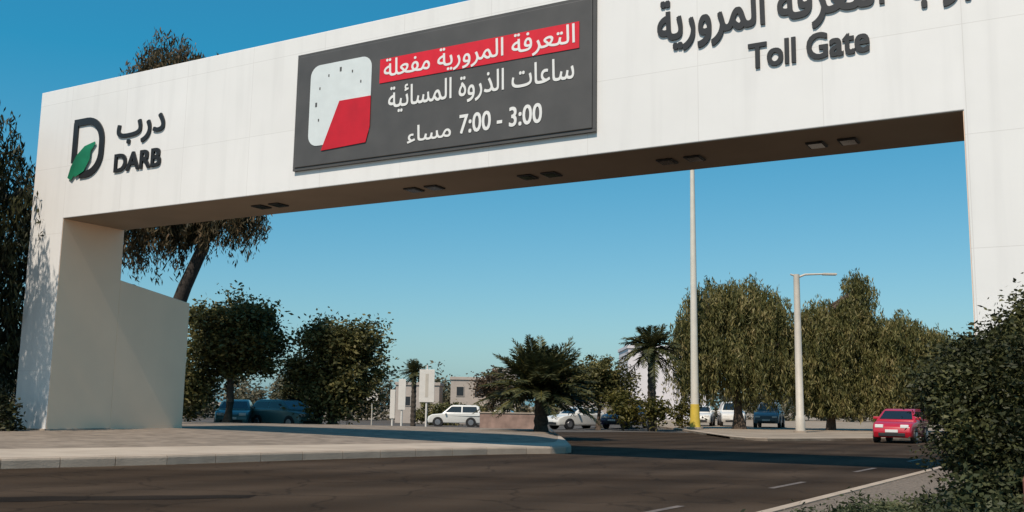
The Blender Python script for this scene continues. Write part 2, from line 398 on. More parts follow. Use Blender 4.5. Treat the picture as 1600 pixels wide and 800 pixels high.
# light fittings in the soffit, in pairs
for uu in (7.82, 13.4, 16.95, 20.72, 24.2):
    for s in (-.34, .34):
        f_ = MB().box((uu + s - .2, 1.02, GC - .055), (uu + s + .2, 1.52, GC - .014)).build('soffit_lamp', M['dark'], gate, bevel=.02)
        MB().box((uu + s - .15, 1.07, GC - .062), (uu + s + .15, 1.47, GC - .055)).build('lens', M['lens'], f_)

# message screen
scr = MB().box((9.98, -.12, 7.76), (19.06, -.003, 10.95)).build('message_screen', M['screen'], gate, bevel=.02)
MB().box((9.9, -.09, 7.68), (19.14, -.004, 7.755)).box((9.9, -.09, 10.955), (19.14, -.004, 11.03)).box((9.9, -.09, 7.76), (9.975, -.004, 10.95)).box((19.065, -.09, 7.76), (19.14, -.004, 10.95)).build('screen_frame', M['screen'], scr)
def rounded(x0, z0, x1, z1, rr, n=6):
    P = []
    for cx, cz, a0 in ((x1 - rr, z1 - rr, 0), (x0 + rr, z1 - rr, 90), (x0 + rr, z0 + rr, 180), (x1 - rr, z0 + rr, 270)):
        for k in range(n + 1):
            a = rad(a0 + 90 * k / n); P.append((cx + rr * math.cos(a), cz + rr * math.sin(a)))
    return P
MB().prism([p for p in rounded(10.44, 8.3, 12.56, 10.6, .32)], -.134, -.124, 'y').build('clock_face', M['clock_face'], scr)
MB().prism([(11.5, 9.47), (12.57, 9.47), (12.57, 8.62), (12.45, 8.2), (10.92, 8.14)], -.146, -.136, 'y').build('red_hours', M['sector_red'], scr)
for a in list(range(0, 76, 30)) + list(range(240, 360, 30)):
    x, z = 11.5 + .82 * math.sin(rad(a)), 9.47 + .9 * math.cos(rad(a))
    L = .06 if a % 90 == 0 else .035
    MB().box((x - L * .5, -.142, z - L), (x + L * .5, -.136, z + L)).build('clock_tick', M['screen'], scr)
MB().box((12.84, -.138, 9.76), (18.73, -.124, 10.42)).build('red_banner', M['banner_red'], scr)

# writing: Arabic is set in presentation forms, laid out right to left
def ar(*words): return ' '.join(''.join(chr(c) for c in reversed(wd)) for wd in reversed(words))
W_taarifa = [0xFE8D, 0xFEDF, 0xFE98, 0xFECC, 0xFEAE, 0xFED3, 0xFE94]
W_murur = [0xFE8D, 0xFEDF, 0xFEE4, 0xFEAE, 0xFEED, 0xFEAD, 0xFEF3, 0xFE94]
W_gate = [0xFE91, 0xFEEE, 0xFE8D, 0xFE91, 0xFE94]
W_active = [0xFEE3, 0xFED4, 0xFECC, 0xFEE0, 0xFE94]
W_hours = [0xFEB3, 0xFE8E, 0xFECB, 0xFE8E, 0xFE95]
W_peak = [0xFE8D, 0xFEDF, 0xFEAC, 0xFEAD, 0xFEED, 0xFE93]
W_even = [0xFE8D, 0xFEDF, 0xFEE4, 0xFEB4, 0xFE8E, 0xFE8B, 0xFEF4, 0xFE94]
W_pm = [0xFEE3, 0xFEB4, 0xFE8E, 0xFE80]
W_darb = [0xFEA9, 0xFEAD, 0xFE8F]
def text(name, body, u0, u1, z0, z1, y, depth, material, parent, bold=.008):
    # letter outlines are triangulated here with the non-zero rule, then given thickness
    c = bpy.data.curves.new('lettering', 'FONT'); c.body = body; c.resolution_u = 4; c.fill_mode = 'NONE'
    o = bpy.data.objects.new('lettering', c); COL.objects.link(o)
    dg = bpy.context.evaluated_depsgraph_get(); dg.update()
    m0 = bpy.data.meshes.new_from_object(o.evaluated_get(dg)); bpy.data.objects.remove(o)
    co = [Vector(v.co[:2]) for v in m0.vertices]; nxt = {}
    for e in m0.edges:
        for a, b in (e.vertices, reversed(e.vertices)): nxt.setdefault(a, []).append(b)
    loops, seen = [], set()
    for st in range(len(co)):
        if st in seen or st not in nxt: continue
        lp = [st]; seen.add(st); cur = nxt[st][0] if nxt[st][0] == st + 1 else nxt[st][-1]
        while cur not in seen:
            lp.append(cur); seen.add(cur)
            cand = [q for q in nxt[cur] if q not in seen]
            if not cand: break
            cur = cand[0]
        if len(lp) > 2: loops.append(lp)
    if bold:
        # heavier weight: the union of four slightly shifted copies of every outline
        base, bl = co, loops; co, loops = [], []
        for dx, dy in ((bold, bold * .8), (-bold, bold * .8), (bold, -bold * .8), (-bold, -bold * .8)):
            o_ = len(co); co += [v + Vector((dx, dy)) for v in base]; loops += [[k + o_ for k in lp] for lp in bl]
    ed = [(lp[k], lp[(k + 1) % len(lp)]) for lp in loops for k in range(len(lp))]
    vs, _, tris, *_r = delaunay_2d_cdt(co, ed, [], 0, 1e-6)
    seg = np.array([[co[a].x, co[a].y, co[b].x, co[b].y] for a, b in ed])
    def wind(p):
        x1, y1, x2, y2 = seg.T; up = (y1 <= p[1]) & (y2 > p[1]); dn = (y1 > p[1]) & (y2 <= p[1])
        side = (x2 - x1) * (p[1] - y1) - (p[0] - x1) * (y2 - y1)
        return int((up & (side > 0)).sum()) - int((dn & (side < 0)).sum())
    xs_ = [v.x for v in co]; ys_ = [v.y for v in co]; mnx, mxx, mny, mxy = min(xs_), max(xs_), min(ys_), max(ys_)
    P = lambda v, d: (u0 + (v.x - mnx) / (mxx - mnx) * (u1 - u0), y - d, z0 + (v.y - mny) / (mxy - mny) * (z1 - z0))
    mb = MB(); bm = mb.bm
    F = [bm.verts.new(P(v, depth)) for v in vs]
    for t_ in tris:
        if wind(sum((vs[k] for k in t_), Vector((0, 0))) / 3) != 0: bm.faces.new([F[k] for k in t_])
    for lp in loops:
        A = [bm.verts.new(P(co[k], depth)) for k in lp]; B = [bm.verts.new(P(co[k], 0)) for k in lp]; n = len(lp)
        for k in range(n): bm.faces.new((A[k], A[(k + 1) % n], B[(k + 1) % n], B[k]))
    bmesh.ops.remove_doubles(bm, verts=bm.verts, dist=1e-5)
    bmesh.ops.delete(bm, geom=[v for v in bm.verts if not v.link_faces], context='VERTS')
    return mb.build(name, material, parent)
text('message_text', ar(W_taarifa, W_murur, W_active), 12.98, 18.62, 9.76, 10.40, -.139, .008, M['letter_white'], scr)
text('message_text', ar(W_hours, W_peak, W_even), 13.15, 18.6, 8.86, 9.62, -.124, .01, M['letter_white'], scr)
text('message_text', ''.join(chr(c) for c in reversed(W_pm)), 13.8, 15.15, 8.0, 8.46, -.124, .01, M['letter_white'], scr)
text('message_text', '7:00 - 3:00', 15.4, 17.75, 8.06, 8.56, -.124, .01, M['letter_white'], scr, bold=.016)
text('arabic_sign', ar(W_gate, W_taarifa, W_murur), 20.66, 27.25, 9.3, 10.55, -.003, .04, M['black'], gate, bold=.022)
text('english_sign', 'Toll Gate', 22.75, 25.27, 8.62, 9.2, -.003, .04, M['black'], gate, bold=.026)
text('arabic_name', ar(W_darb), 2.38, 4.55, 9.28, 10.12, -.003, .05, M['black'], gate, bold=.016)
text('english_name', 'DARB', 2.36, 4.48, 8.43, 9.02, -.003, .05, M['black'], gate, bold=.028)
# letter-shaped emblem: an open D with a green road sweeping through it
def strip(name, path, material, parent, width, y0, y1):
    mb = MB(); bm = mb.bm
    P = [Vector(p) for p in path]; A = []; B = []
    for i, p in enumerate(P):
        d = (P[min(i + 1, len(P) - 1)] - P[max(i - 1, 0)]).normalized(); n = Vector((-d.y, d.x))
        wd = width[i] if isinstance(width, (list, tuple)) else width
        A.append(p + n * wd / 2); B.append(p - n * wd / 2)
    poly = [tuple(p) for p in A] + [tuple(p) for p in reversed(B)]
    m = len(A)
    F = [[bm.verts.new((p.x, y, p.y)) for p in side] for y in (y0, y1) for side in (A, B)]
    for i in range(m - 1):
        bm.faces.new((F[0][i], F[0][i + 1], F[1][i + 1], F[1][i])); bm.faces.new((F[2][i], F[3][i], F[3][i + 1], F[2][i + 1]))
        bm.faces.new((F[0][i], F[2][i], F[2][i + 1], F[0][i + 1])); bm.faces.new((F[1][i], F[1][i + 1], F[3][i + 1], F[3][i]))
    for i in (0, m - 1): bm.faces.new((F[0][i], F[1][i], F[3][i], F[2][i]))
    return mb.build(name, material, parent)
arc = [(.38, 9.0), (.38, 9.7), (.38, 10.3), (.9, 10.3)] 
Dp = [(.36, 8.95), (.36, 9.6), (.36, 10.3)]
top = [(.26, 10.3), (.9, 10.3)] + [(.9 + .78 * math.sin(rad(a)), 9.52 + .78 * math.cos(rad(a))) for a in range(10, 91, 10)] + [(1.68, 9.2)] + [(1.0 + .68 * math.cos(rad(a)), 9.2 - .68 * math.sin(rad(a))) for a in range(10, 91, 10)] + [(.7, 8.52)]
emb = strip('emblem', top, M['black'], gate, .23, -.053, -.003)
strip('emblem_stem', Dp, M['black'], emb, .22, -.058, -.008)
strip('emblem_sweep', [(.24, 8.42), (.42, 8.72), (.68, 9.02), (1.0, 9.3), (1.4, 9.52)], M['green'], emb, [.2, .36, .46, .38, .08], -.07, -.055)
strip('emblem_sweep', [(.5, 8.5), (.85, 8.72), (1.1, 9.05), (1.2, 9.35)], M['green'], emb, [.1, .28, .24, .06], -.078, -.071)

# ------------------------------------------------------------------ vegetation
def quads(name, cen, ax, ay, material, parent=None, bend=None):
    # one rhombic leaf per row: centre, half length vector, half width vector
    n = len(cen); v = np.empty((n, 4, 3), np.float32)
    v[:, 0] = cen - ax; v[:, 1] = cen + ay - ax * .1; v[:, 2] = cen + ax; v[:, 3] = cen - ay - ax * .1
    me = bpy.data.meshes.new(name)
    me.vertices.add(n * 4); me.vertices.foreach_set('co', v.ravel())
    me.loops.add(n * 4); me.loops.foreach_set('vertex_index', np.arange(n * 4, dtype=np.int32))
    me.polygons.add(n); me.polygons.foreach_set('loop_start', np.arange(0, n * 4, 4, dtype=np.int32))
    me.polygons.foreach_set('loop_total', np.full(n, 4, np.int32))
    me.update(calc_edges=True); me.validate()
    return link(name, me, material, parent)
def unit(rg, n):
    d = rg.normal(size=(n, 3)); return d / np.linalg.norm(d, axis=1)[:, None]
def perp(rg, a):
    b = np.cross(a, unit(rg, len(a))); return b / (np.linalg.norm(b, axis=1)[:, None] + 1e-9)
def crown_points(rg, lobes, n_clump, shell=.55, jit=.13):
    vol = np.array([l[3] * l[4] * l[5] for l in lobes]) ** .67
    idx = rg.choice(len(lobes), n_clump, p=vol / vol.sum())
    L = np.array(lobes)[idx]
    d = unit(rg, n_clump); rr = (shell + (1 - shell) * rg.random(n_clump) ** .8)[:, None]
    rr = rr * (1 + jit * rg.normal(size=(n_clump, 1)))
    return L[:, :3] + d * rr * L[:, 3:6], d
def bushy_crown(name, lobes, n_clump, per, size, crad, material, parent, seed, shell=.5, thin=.45, jit=.2):
    rg = np.random.default_rng(seed)
    c, d = crown_points(rg, lobes, n_clump, shell, jit)
    cs = crad * (.55 + .9 * rg.random(n_clump))
    c = np.repeat(c, per, 0); cs = np.repeat(cs, per); n = len(c)
    p = c + rg.normal(size=(n, 3)) * cs[:, None] * np.array([.5, .5, .38])
    ax = unit(rg, n); ax[:, 2] *= .7
    ay = perp(rg, ax)
    s = size * (.6 + .8 * rg.random(n))[:, None]
    return quads(name, p, ax * s, ay * s * thin, material, parent)
def weeping_crown(name, lobes, n_strand, per, length, size, material, parent, seed, shell=.35, floor=.3):
    rg = np.random.default_rng(seed)
    c, d = crown_points(rg, lobes, n_strand, shell)
    L = length * (.35 + .9 * rg.random(n_strand))
    sway = rg.normal(size=(n_strand, 2)) * .22 + d[:, :2] * .3
    ids = np.repeat(np.arange(n_strand), per); n = len(ids); t = rg.random(n)
    p = c[ids].copy()
    p[:, :2] += sway[ids] * (np.sqrt(t) * L[ids] * .55)[:, None] + rg.normal(size=(n, 2)) * .09
    p[:, 2] += (.10 * L[ids] - t * L[ids]) + rg.normal(size=n) * .05
    p[:, 2] = np.maximum(p[:, 2], floor + rg.random(n) * .5)
    ax = rg.normal(size=(n, 3)) * .45; ax[:, 2] -= 1.0
    ax /= np.linalg.norm(ax, axis=1)[:, None]
    ay = perp(rg, ax); s = size * (.6 + .8 * rg.random(n))[:, None]
    return quads(name, p, ax * s, ay * s * .22, material, parent)
def trunk_mesh(name, base_r, spine, limbs, material, parent, seed):
    rg = random.Random(seed); mb = MB()
    n = len(spine)
    mb.tube(spine, [base_r * (1.35 if i == 0 else 1 - .55 * i / (n - 1)) for i in range(n)], 10)
    for (i, tip, rr) in limbs:
        a = Vector(spine[i]); b = Vector(tip); m1 = a.lerp(b, .4) + Vector((rg.uniform(-.2, .2), rg.uniform(-.2, .2), .25 * (b - a).length * .4)); m2 = a.lerp(b, .75) + Vector((rg.uniform(-.2, .2), rg.uniform(-.2, .2), .1))
        mb.tube([a, m1, m2, b], [rr, rr * .75, rr * .5, rr * .2], 7)
    return mb.build(name, material, parent, smooth=True)
def auto_limbs(spine, lobes, rr, rg, k=3):
    out = []
    for l in lobes:
        for j in range(k):
            d = Vector((rg.uniform(-1, 1), rg.uniform(-1, 1), rg.uniform(-.2, .9))).normalized()
            out.append((rg.randint(max(1, len(spine) // 2), len(spine) - 1), (l[0] + d.x * l[3] * .7, l[1] + d.y * l[4] * .7, l[2] + d.z * l[5] * .7), rr * rg.uniform(.35, .6)))
    return out
def tree(name, label, loc, lobes, kind, base_r, spine, seed, leafm, barkm='bark', group=None, cat='tree', **kw):
    t = thing(name, label, cat, loc, 0, group)
    rg = random.Random(seed)
    trunk_mesh('trunk', base_r, spine, auto_limbs(spine, lobes, base_r, rg, kw.pop('limbs', 3)), M[barkm], t, seed)
    if kind == 'weep': weeping_crown('crown', lobes, parent=t, seed=seed, material=M[leafm], **kw)
    else: bushy_crown('crown', lobes, parent=t, seed=seed, material=M[leafm], **kw)
    return t

# tall weeping tree behind the gate
tree('weeping_tree', 'tall weeping tree behind the gate, its dry top showing above the white beam', (-14.6, 43, .2),
     [(-.6, 0, 15.6, 1.9, 1.6, 1.7), (.9, 0, 15.2, 1.2, 1.2, 1.3), (-1.6, 0, 14.9, 1.0, 1.2, 1.2), (-.6, 0, 13.2, 1.9, 1.9, 1.5), (0, 0, 11.3, 2.2, 2.2, 1.8), (1.9, -.4, 9.6, 1.4, 1.4, 1.2), (3.0, -.3, 9.7, .9, 1.0, .8), (-1.8, 0, 9.2, 1.9, 1.7, 1.7), (.2, .2, 9.4, 1.2, 1.5, 1.2)], 'weep', .38,
     [(-.9, 0, 0), (-.5, 0, 2.2), (-.1, .1, 4.2), (.5, 0, 6.0), (1.2, 0, 7.8), (.9, 0, 10), (.2, 0, 12.5), (-.2, 0, 15.5)], 11, 'L_weep_dark', 'bark_dark', n_strand=1900, per=30, length=1.9, size=.13)
# left edge tree, throwing dappled shade on the pillar
tree('weeping_tree', 'dark dense tree at the left edge beside the gate pillar', (-19.9, 31.2, .2),
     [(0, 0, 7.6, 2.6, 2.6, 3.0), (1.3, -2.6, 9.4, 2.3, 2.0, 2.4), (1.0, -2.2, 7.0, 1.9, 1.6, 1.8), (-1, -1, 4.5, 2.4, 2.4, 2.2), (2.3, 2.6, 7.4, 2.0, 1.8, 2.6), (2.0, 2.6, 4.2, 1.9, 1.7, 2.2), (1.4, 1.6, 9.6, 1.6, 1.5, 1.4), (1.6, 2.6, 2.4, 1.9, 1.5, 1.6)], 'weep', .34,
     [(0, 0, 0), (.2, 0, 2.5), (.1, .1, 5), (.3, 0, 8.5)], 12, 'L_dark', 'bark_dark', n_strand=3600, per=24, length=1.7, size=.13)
# bushy trees in the middle
tree('broad_tree', 'dark bushy tree just right of the gate wing wall', (-13.9, 50, .1),
     [(0, 0, 4.7, 1.75, 1.7, 1.35), (-.9, 0, 3.2, 1.6, 1.6, 1.3), (1.1, .2, 3.7, 1.35, 1.4, 1.4), (.8, 0, 5.1, 1.1, 1.2, .9), (-1.2, 0, 5.0, 1.0, 1.0, .9), (-1.9, 0, 1.8, .8, .9, 1.2)], 'bush', .24,
     [(0, 0, 0), (.1, 0, 1.2), (0, .1, 2.6), (.1, 0, 4.6)], 21, 'L_olive', n_clump=240, per=110, size=.125, crad=.72)
tree('broad_tree', 'dark rounded tree between the teal cars and the small palm', (-8.85, 51, .1),
     [(0, 0, 4.0, 1.7, 1.6, 1.15), (-.9, 0, 2.8, 1.3, 1.4, 1.3), (1.0, .2, 2.8, 1.25, 1.3, 1.5), (.9, 0, 4.2, 1.15, 1.2, .8), (-.7, 0, 4.5, .75, .9, .75), (.1, 0, 1.5, 1.6, 1.3, 1.1)], 'bush', .22,
     [(0, 0, 0), (-.1, 0, 1.0), (0, .1, 2.2), (.1, 0, 4.0)], 22, 'L_olive', n_clump=240, per=110, size=.12, crad=.68)
tree('small_tree', 'low dark tree in the gap between two rounded trees', (-11.6, 56, 0),
     [(0, 0, 2.7, 1.1, 1.1, 1.0), (.2, 0, 1.6, 1.3, 1.1, .9)], 'bush', .12, [(0, 0, 0), (0, 0, 1.4), (.1, 0, 2.5)], 23, 'L_dark', n_clump=90, per=80, size=.11, crad=.5)
tree('brown_tree', 'sparse brown leaved tree standing left of the low palm', (-1.1, 62, -.15),
     [(0, 0, 2.8, 1.0, 1.0, .9), (.8, 0, 2.1, 1.0, .9, .9)], 'bush', .1, [(0, 0, 0), (.1, 0, 1.4), (0, 0, 2.6)], 24, 'L_brown', n_clump=70, per=70, size=.1, crad=.45)
tree('olive_tree', 'olive green tree right behind the low palm', (5.4, 62, -.05),
     [(0, 0, 3.0, 1.4, 1.3, 1.1), (1.2, 0, 2.6, 1.2, 1.2, 1.2), (-1.1, 0, 2.4, 1.2, 1.2, 1.0)], 'bush', .16, [(0, 0, 0), (.1, 0, 1.2), (0, 0, 2.8)], 25, 'L_olive', n_clump=140, per=85, size=.115, crad=.55)
tree('yellow_shrub', 'yellow green shrub left of the slender palm trunk', (6.6, 59, 0),
     [(0, 0, 1.5, .85, .8, .9), (.4, 0, .9, .8, .7, .7)], 'bush', .06, [(0, 0, 0), (0, 0, .6), (.05, 0, 1.4)], 26, 'L_yellow', cat='shrub', n_clump=50, per=36, size=.13, crad=.42)
tree('yellow_shrub', 'low yellow green shrub growing round the slender palm trunk', (8.3, 57.4, 0),
     [(0, 0, 1.2, .75, .7, .55)], 'bush', .05, [(0, 0, 0), (0, 0, .5), (.05, 0, 1.1)], 27, 'L_yellow', cat='shrub', n_clump=34, per=30, size=.12, crad=.4)
tree('yellow_shrub', 'yellow green shrub at the foot of the tall white mast', (10.9, 64, .1),
     [(0, 0, .9, .7, .7, .8)], 'bush', .05, [(0, 0, 0), (0, 0, .5), (.05, 0, 1.0)], 28, 'L_yellow', cat='shrub', n_clump=30, per=30, size=.12, crad=.4)
# big weeping group on the right
tree('weeping_tree', 'broad weeping tree behind the tall white mast', (14.0, 64, .1),
     [(-.9, 0, 8.0, 2.0, 2.0, 1.6), (.9, 0, 8.1, 2.0, 2.0, 1.6), (2.2, 0, 7.5, 1.6, 1.8, 1.6), (-2.2, 0, 6.2, 1.5, 1.7, 1.6), (0, 0, 5.2, 3.0, 2.4, 2.0), (1.9, 0, 4.2, 1.9, 1.9, 1.6), (-2.3, 0, 4.0, 1.4, 1.5, 1.5), (3.3, .3, 5.0, 1.5, 1.6, 2.0)], 'weep', .36,
     [(.5, 0, 0), (.4, 0, 2), (.1, 0, 4), (.3, 0, 7.5)], 31, 'L_weep', n_strand=2300, per=34, length=2.2, size=.15, floor=1.0)
tree('weeping_tree', 'thin topped weeping tree right of the lamp post', (20.6, 65, .1),
     [(-.6, 0, 7.4, 1.2, 1.4, 1.0), (2.0, 0, 8.9, .95, 1.1, 1.5), (.6, 0, 6.4, 2.3, 2.0, 1.5), (-1.2, 0, 4.6, 1.8, 1.8, 1.8), (1.8, 0, 4.6, 2.0, 1.9, 1.9), (2.4, 0, 6.9, 1.3, 1.3, 1.0), (0, 0, 2.8, 2.4, 1.8, 1.6), (-2.4, 0, 5.4, 1.5, 1.6, 1.7), (1.2, -.3, 7.7, 1.0, 1.0, .9)], 'weep', .26,
     [(0, 0, 0), (.1, 0, 2), (.5, 0, 4.5), (1.5, 0, 8.8)], 32, 'L_weep', n_strand=2200, per=34, length=2.0, size=.15, floor=.8)
tree('weeping_tree', 'lower weeping tree behind the red car', (25.0, 63, .1),
     [(-.6, 0, 6.2, 1.4, 1.6, 1.3), (1.0, 0, 5.4, 1.8, 1.7, 1.4), (0, 0, 4.2, 2.4, 2.0, 1.7), (0, 0, 2.6, 2.6, 2.0, 1.7)], 'weep', .28,
     [(0, 0, 0), (0, 0, 2), (-.2, 0, 4), (-.3, 0, 6)], 33, 'L_weep', n_strand=1500, per=34, length=1.9, size=.15, floor=.5)
tree('broad_tree', 'dark green tree half hidden between red car and foreground bush', (25.4, 57, .1),
     [(0, 0, 2.8, 2.0, 1.8, 1.4), (1.8, 0, 3.6, 2.0, 1.8, 1.6), (-1.0, 0, 1.8, 1.5, 1.5, 1.3), (2, 0, 1.6, 2, 1.6, 1.2)], 'bush', .2,
     [(0, 0, 0), (.1, 0, 1.2), (.2, 0, 2.8)], 34, 'L_dark', n_clump=200, per=85, size=.13, crad=.65)
# far mass of trees that closes the view
rg = np.random.default_rng(5); lob = []
for k in range(120):
    x = -70 + 150 * k / 119 + rg.normal() * .8; y = 135 + rg.normal() * 5; h = 3.2 + 2.6 * rg.random()
    lob.append((x, y, gz(x, y) + h * .5, 1.8, 1.6, h * .62))
tag(bushy_crown('far_trees', lob, 2400, 26, .3, .9, M['L_far'], None, 6), 'hazy far line of low trees closing the view', 'trees', kind='stuff')

for i, (x, y, w_, lb) in enumerate(((-6.6, 97, 3.6, 'long low green hedge behind the white boxy car'), (-1.6, 100, 3.2, 'low green hedge behind the beige car, in front of the small pink house'))):
    lob = [(-w_ / 2 + w_ * k / 7, 0, .9 + .35 * math.sin(k * 2.1 + i), .7, .6, 1.0) for k in range(8)]
    tree('hedge', lb, (x, y, gz(x, y)), lob, 'bush', .05, [(0, 0, 0), (0, 0, .6), (0, 0, 1.2)], 70 + i, 'L_weep', cat='hedge', limbs=1, n_clump=130, per=50, size=.13, crad=.45)
# palms
def frond_mesh(rg, mb_pts, origin, az, el, length, droop, nl, leafl, cen, ax, ay):
    d0 = np.array([math.cos(az) * math.cos(el), math.sin(az) * math.cos(el), math.sin(el)])
    side = np.array([-math.sin(az), math.cos(az), 0])
    pts = []
    for i in range(9):
        t = i / 8; p = np.array(origin) + d0 * length * t; p[2] -= droop * length * t * t
        pts.append(p)
    pts = np.array(pts)
    for i in range(nl):
        t = .12 + .88 * (i + .5) / nl
        k = min(7, int(t * 8)); q = pts[k] + (pts[k + 1] - pts[k]) * (t * 8 - k); tg = pts[k + 1] - pts[k]; tg /= np.linalg.norm(tg)
        L = leafl * (math.sin(PI * min(1, .15 + t * .85)) * .8 + .25)
        for s in (-1, 1):
            up = np.cross(side, tg)
            dr = tg * .75 + side * s * .75 + up * rg.normal() * .25 + np.array([0, 0, -.15]); dr /= np.linalg.norm(dr)
            nrm = np.cross(dr, up + rg.normal(size=3) * .3); nrm /= np.linalg.norm(nrm)
            cen.append(q + dr * L * .5); ax.append(dr * L * .5); ay.append(nrm * L * .06 + 0)
    mb_pts.append(pts)
def palm(name, label, loc, trunk_h, trunk_r, n_fr, length, seed, lo=-.4, hi=1.35, droop=.45, nl=26, leafl=.5, lean=0):
    t = thing(name, label, 'palm', loc)
    rg = np.random.default_rng(seed)
    mb = MB(); nz = max(6, int(trunk_h * 6)); pts = []; rs = []
    for i in range(nz + 1):
        z = trunk_h * i / nz; pts.append((lean * (i / nz) ** 2, 0, z)); rs.append(trunk_r * (1.15 - .2 * i / nz) * (1.12 if i % 2 else .95))
    mb.tube(pts, rs, 12); mb.build('trunk', M['palm_bark'], t)
    cen, ax, ay, raches = [], [], [], []
    for k in range(n_fr):
        az = k * 2.399963 + rg.normal() * .15; q = (k + .5) / n_fr
        el = lo + (hi - lo) * q ** .8 + rg.normal() * .08
        frond_mesh(rg, raches, (lean, 0, trunk_h), az, el, length * (.85 + .3 * rg.random()), droop * (.7 + .6 * rg.random()) * (1.1 - .6 * q), nl, leafl, cen, ax, ay)
    quads('crown', np.array(cen), np.array(ax), np.array(ay) * 1.6, M['L_palm'], t)
    mb = MB()
    for pts in raches: mb.tube([tuple(p) for p in pts], [.035 * (1 - .8 * i / 8) + .004 for i in range(9)], 5)
    mb.build('frond_stems', M['L_yellow'], t)
    return t
palm('date_palm', 'low bushy palm with a stout trunk on the tip of the paved verge', (1.28, 41, .2), 1.65, .25, 90, 2.8, 41, lo=-.1, hi=1.28, droop=.36, leafl=.55, nl=40)
palm('date_palm', 'slender palm with a drooping crown left of the tall white mast', (8.15, 58, .0), 4.7, .22, 38, 2.1, 42, lo=-.45, hi=1.2, droop=.55, leafl=.55)
palm('fan_palm', 'small dark palm beside the white sign boards', (-7.03, 74, -.33), 3.95, .17, 34, 1.15, 43, lo=-.7, hi=1.4, droop=.3, leafl=.42, nl=16)

# foreground bush
def shrub(name, label, loc, lobes, n_clump, per, size, crad, leafm, seed, stems, group=None):
    t = thing(name, label, 'shrub', loc, 0, group)
    mb = MB(); rg = random.Random(seed)
    for k in range(stems):
        l = lobes[k % len(lobes)]; a = (rg.uniform(-.25, .25), rg.uniform(-.25, .25), -.02); b = (l[0] + rg.uniform(-.6, .6) * l[3], l[1] + rg.uniform(-.6, .6) * l[4], l[2] + rg.uniform(-.2, .7) * l[5])
        A, B = Vector(a), Vector(b)
        mb.tube([A, A.lerp(B, .35) + Vector((0, 0, .12)), A.lerp(B, .7) + Vector((rg.uniform(-.1, .1), 0, .08)), B], [.035, .026, .017, .006], 6)
    mb.build('stems', M['bark'], t, smooth=True)
    bushy_crown('foliage', lobes, n_clump, per, size, crad, M[leafm], t, seed, shell=.5, thin=.42, jit=.05)
    return t
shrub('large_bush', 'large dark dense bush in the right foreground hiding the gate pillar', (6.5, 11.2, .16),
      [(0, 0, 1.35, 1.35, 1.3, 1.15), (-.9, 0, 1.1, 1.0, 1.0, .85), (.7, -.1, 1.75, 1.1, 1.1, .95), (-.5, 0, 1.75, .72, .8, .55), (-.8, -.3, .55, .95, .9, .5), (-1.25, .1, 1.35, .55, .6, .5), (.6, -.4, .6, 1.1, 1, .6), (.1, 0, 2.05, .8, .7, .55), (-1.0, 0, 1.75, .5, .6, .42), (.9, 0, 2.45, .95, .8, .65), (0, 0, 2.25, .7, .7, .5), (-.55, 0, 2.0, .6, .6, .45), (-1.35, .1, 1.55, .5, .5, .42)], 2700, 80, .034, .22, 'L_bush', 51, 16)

# ground cover and low plants along the right kerb
rg = np.random.default_rng(8); lob = []
for k in range(150):
    t_ = rg.uniform(-5.5, 1.2); q = rg.uniform(1.15 + .3 * max(0, t_), 3.6)
    p = e1 + RE * t_ + nr * (q + .0); 
    hgt = .08 + .2 * rg.random() * min(1, q / 1.6)
    lob.append((p.x, p.y, .12 + hgt * .5, .3, .3, hgt))
tag(bushy_crown('ground_cover', lob, 1500, 30, .034, .13, M['L_ground'], None, 9, shell=.2, thin=.35), 'low grey green ground cover plants along the gravel verge kerb', 'ground cover', kind='stuff')
for i, (x, y, s, lb) in enumerate(((4.9, 10.6, 1.0, 'low green plant at the foot of the large dark bush, nearest the gravel'), (5.6, 9.6, 1.15, 'low green plant in front of the large dark bush'))):
    shrub('low_plant', lb, (x, y, .13), [(0, 0, .28 * s, .5 * s, .45 * s, .3 * s), (.35 * s, 0, .4 * s, .35 * s, .3 * s, .3 * s)], 70, 40, .05, .2, 'L_ground', 61 + i, 6, 'low plants under the bush')
shrub('low_plant', 'small dark shrub at the foot of the left gate pillar', (-15.7, 31.2, .2), [(0, 0, .9, .3, .3, .5), (.25, 0, .45, .3, .3, .35)], 40, 30, .09, .25, 'L_dark', 65, 6)
t = thing('plant_stake', 'red brown wooden stake beside the foreground bush at the right edge', 'stake', (4.68, 9.2, .13), .2)
MB().box((-.035, -.035, 0), (.035, .035, .62)).build('post', M['wood'], t, bevel=.006)
MB().prism([(-.035, .62), (.035, .62), (0, .69)], -.035, .035, 'y').build('tip', M['wood'], t)

# ------------------------------------------------------------------ masts and lamp posts
t = thing('floodlight_mast', 'tall white mast with a yellow painted foot, reaching up behind the gate beam', 'mast', (11.35, 62, .1))
MB().tube([(0, 0, .0), (0, 0, .12)], [.5, .5], 20).build('base_plate', M['kerb'], t)
MB().tube([(0, 0, .1), (0, 0, .8), (0, 0, 1.5)], [.34, .29, .27], 20).build('yellow_foot', M['pole_yellow'], t, smooth=True)
MB().tube([(0, 0, 1.5), (0, 0, 9), (0, 0, 17.5)], [.25, .2, .13], 20).build('pole', M['pole'], t, smooth=True)
hd = MB().tube([(0, 0, 17.5), (0, 0, 17.75)], [.5, .5], 16).build('lamp_ring', M['pole_grey'], t)
for k in range(6):
    a = k * PI / 3
    MB().box((.55 * math.cos(a) - .15, .55 * math.sin(a) - .15, 17.35), (.55 * math.cos(a) + .15, .55 * math.sin(a) + .15, 17.6), .02).build('floodlight', M['dark'], hd)
t = thing('street_lamp', 'grey street lamp with a thin arm in front of the right trees', 'street lamp', (16.35, 57, .1))
MB().tube([(0, 0, 0), (0, 0, .1)], [.38, .38], 18).build('base_plate', M['kerb'], t)
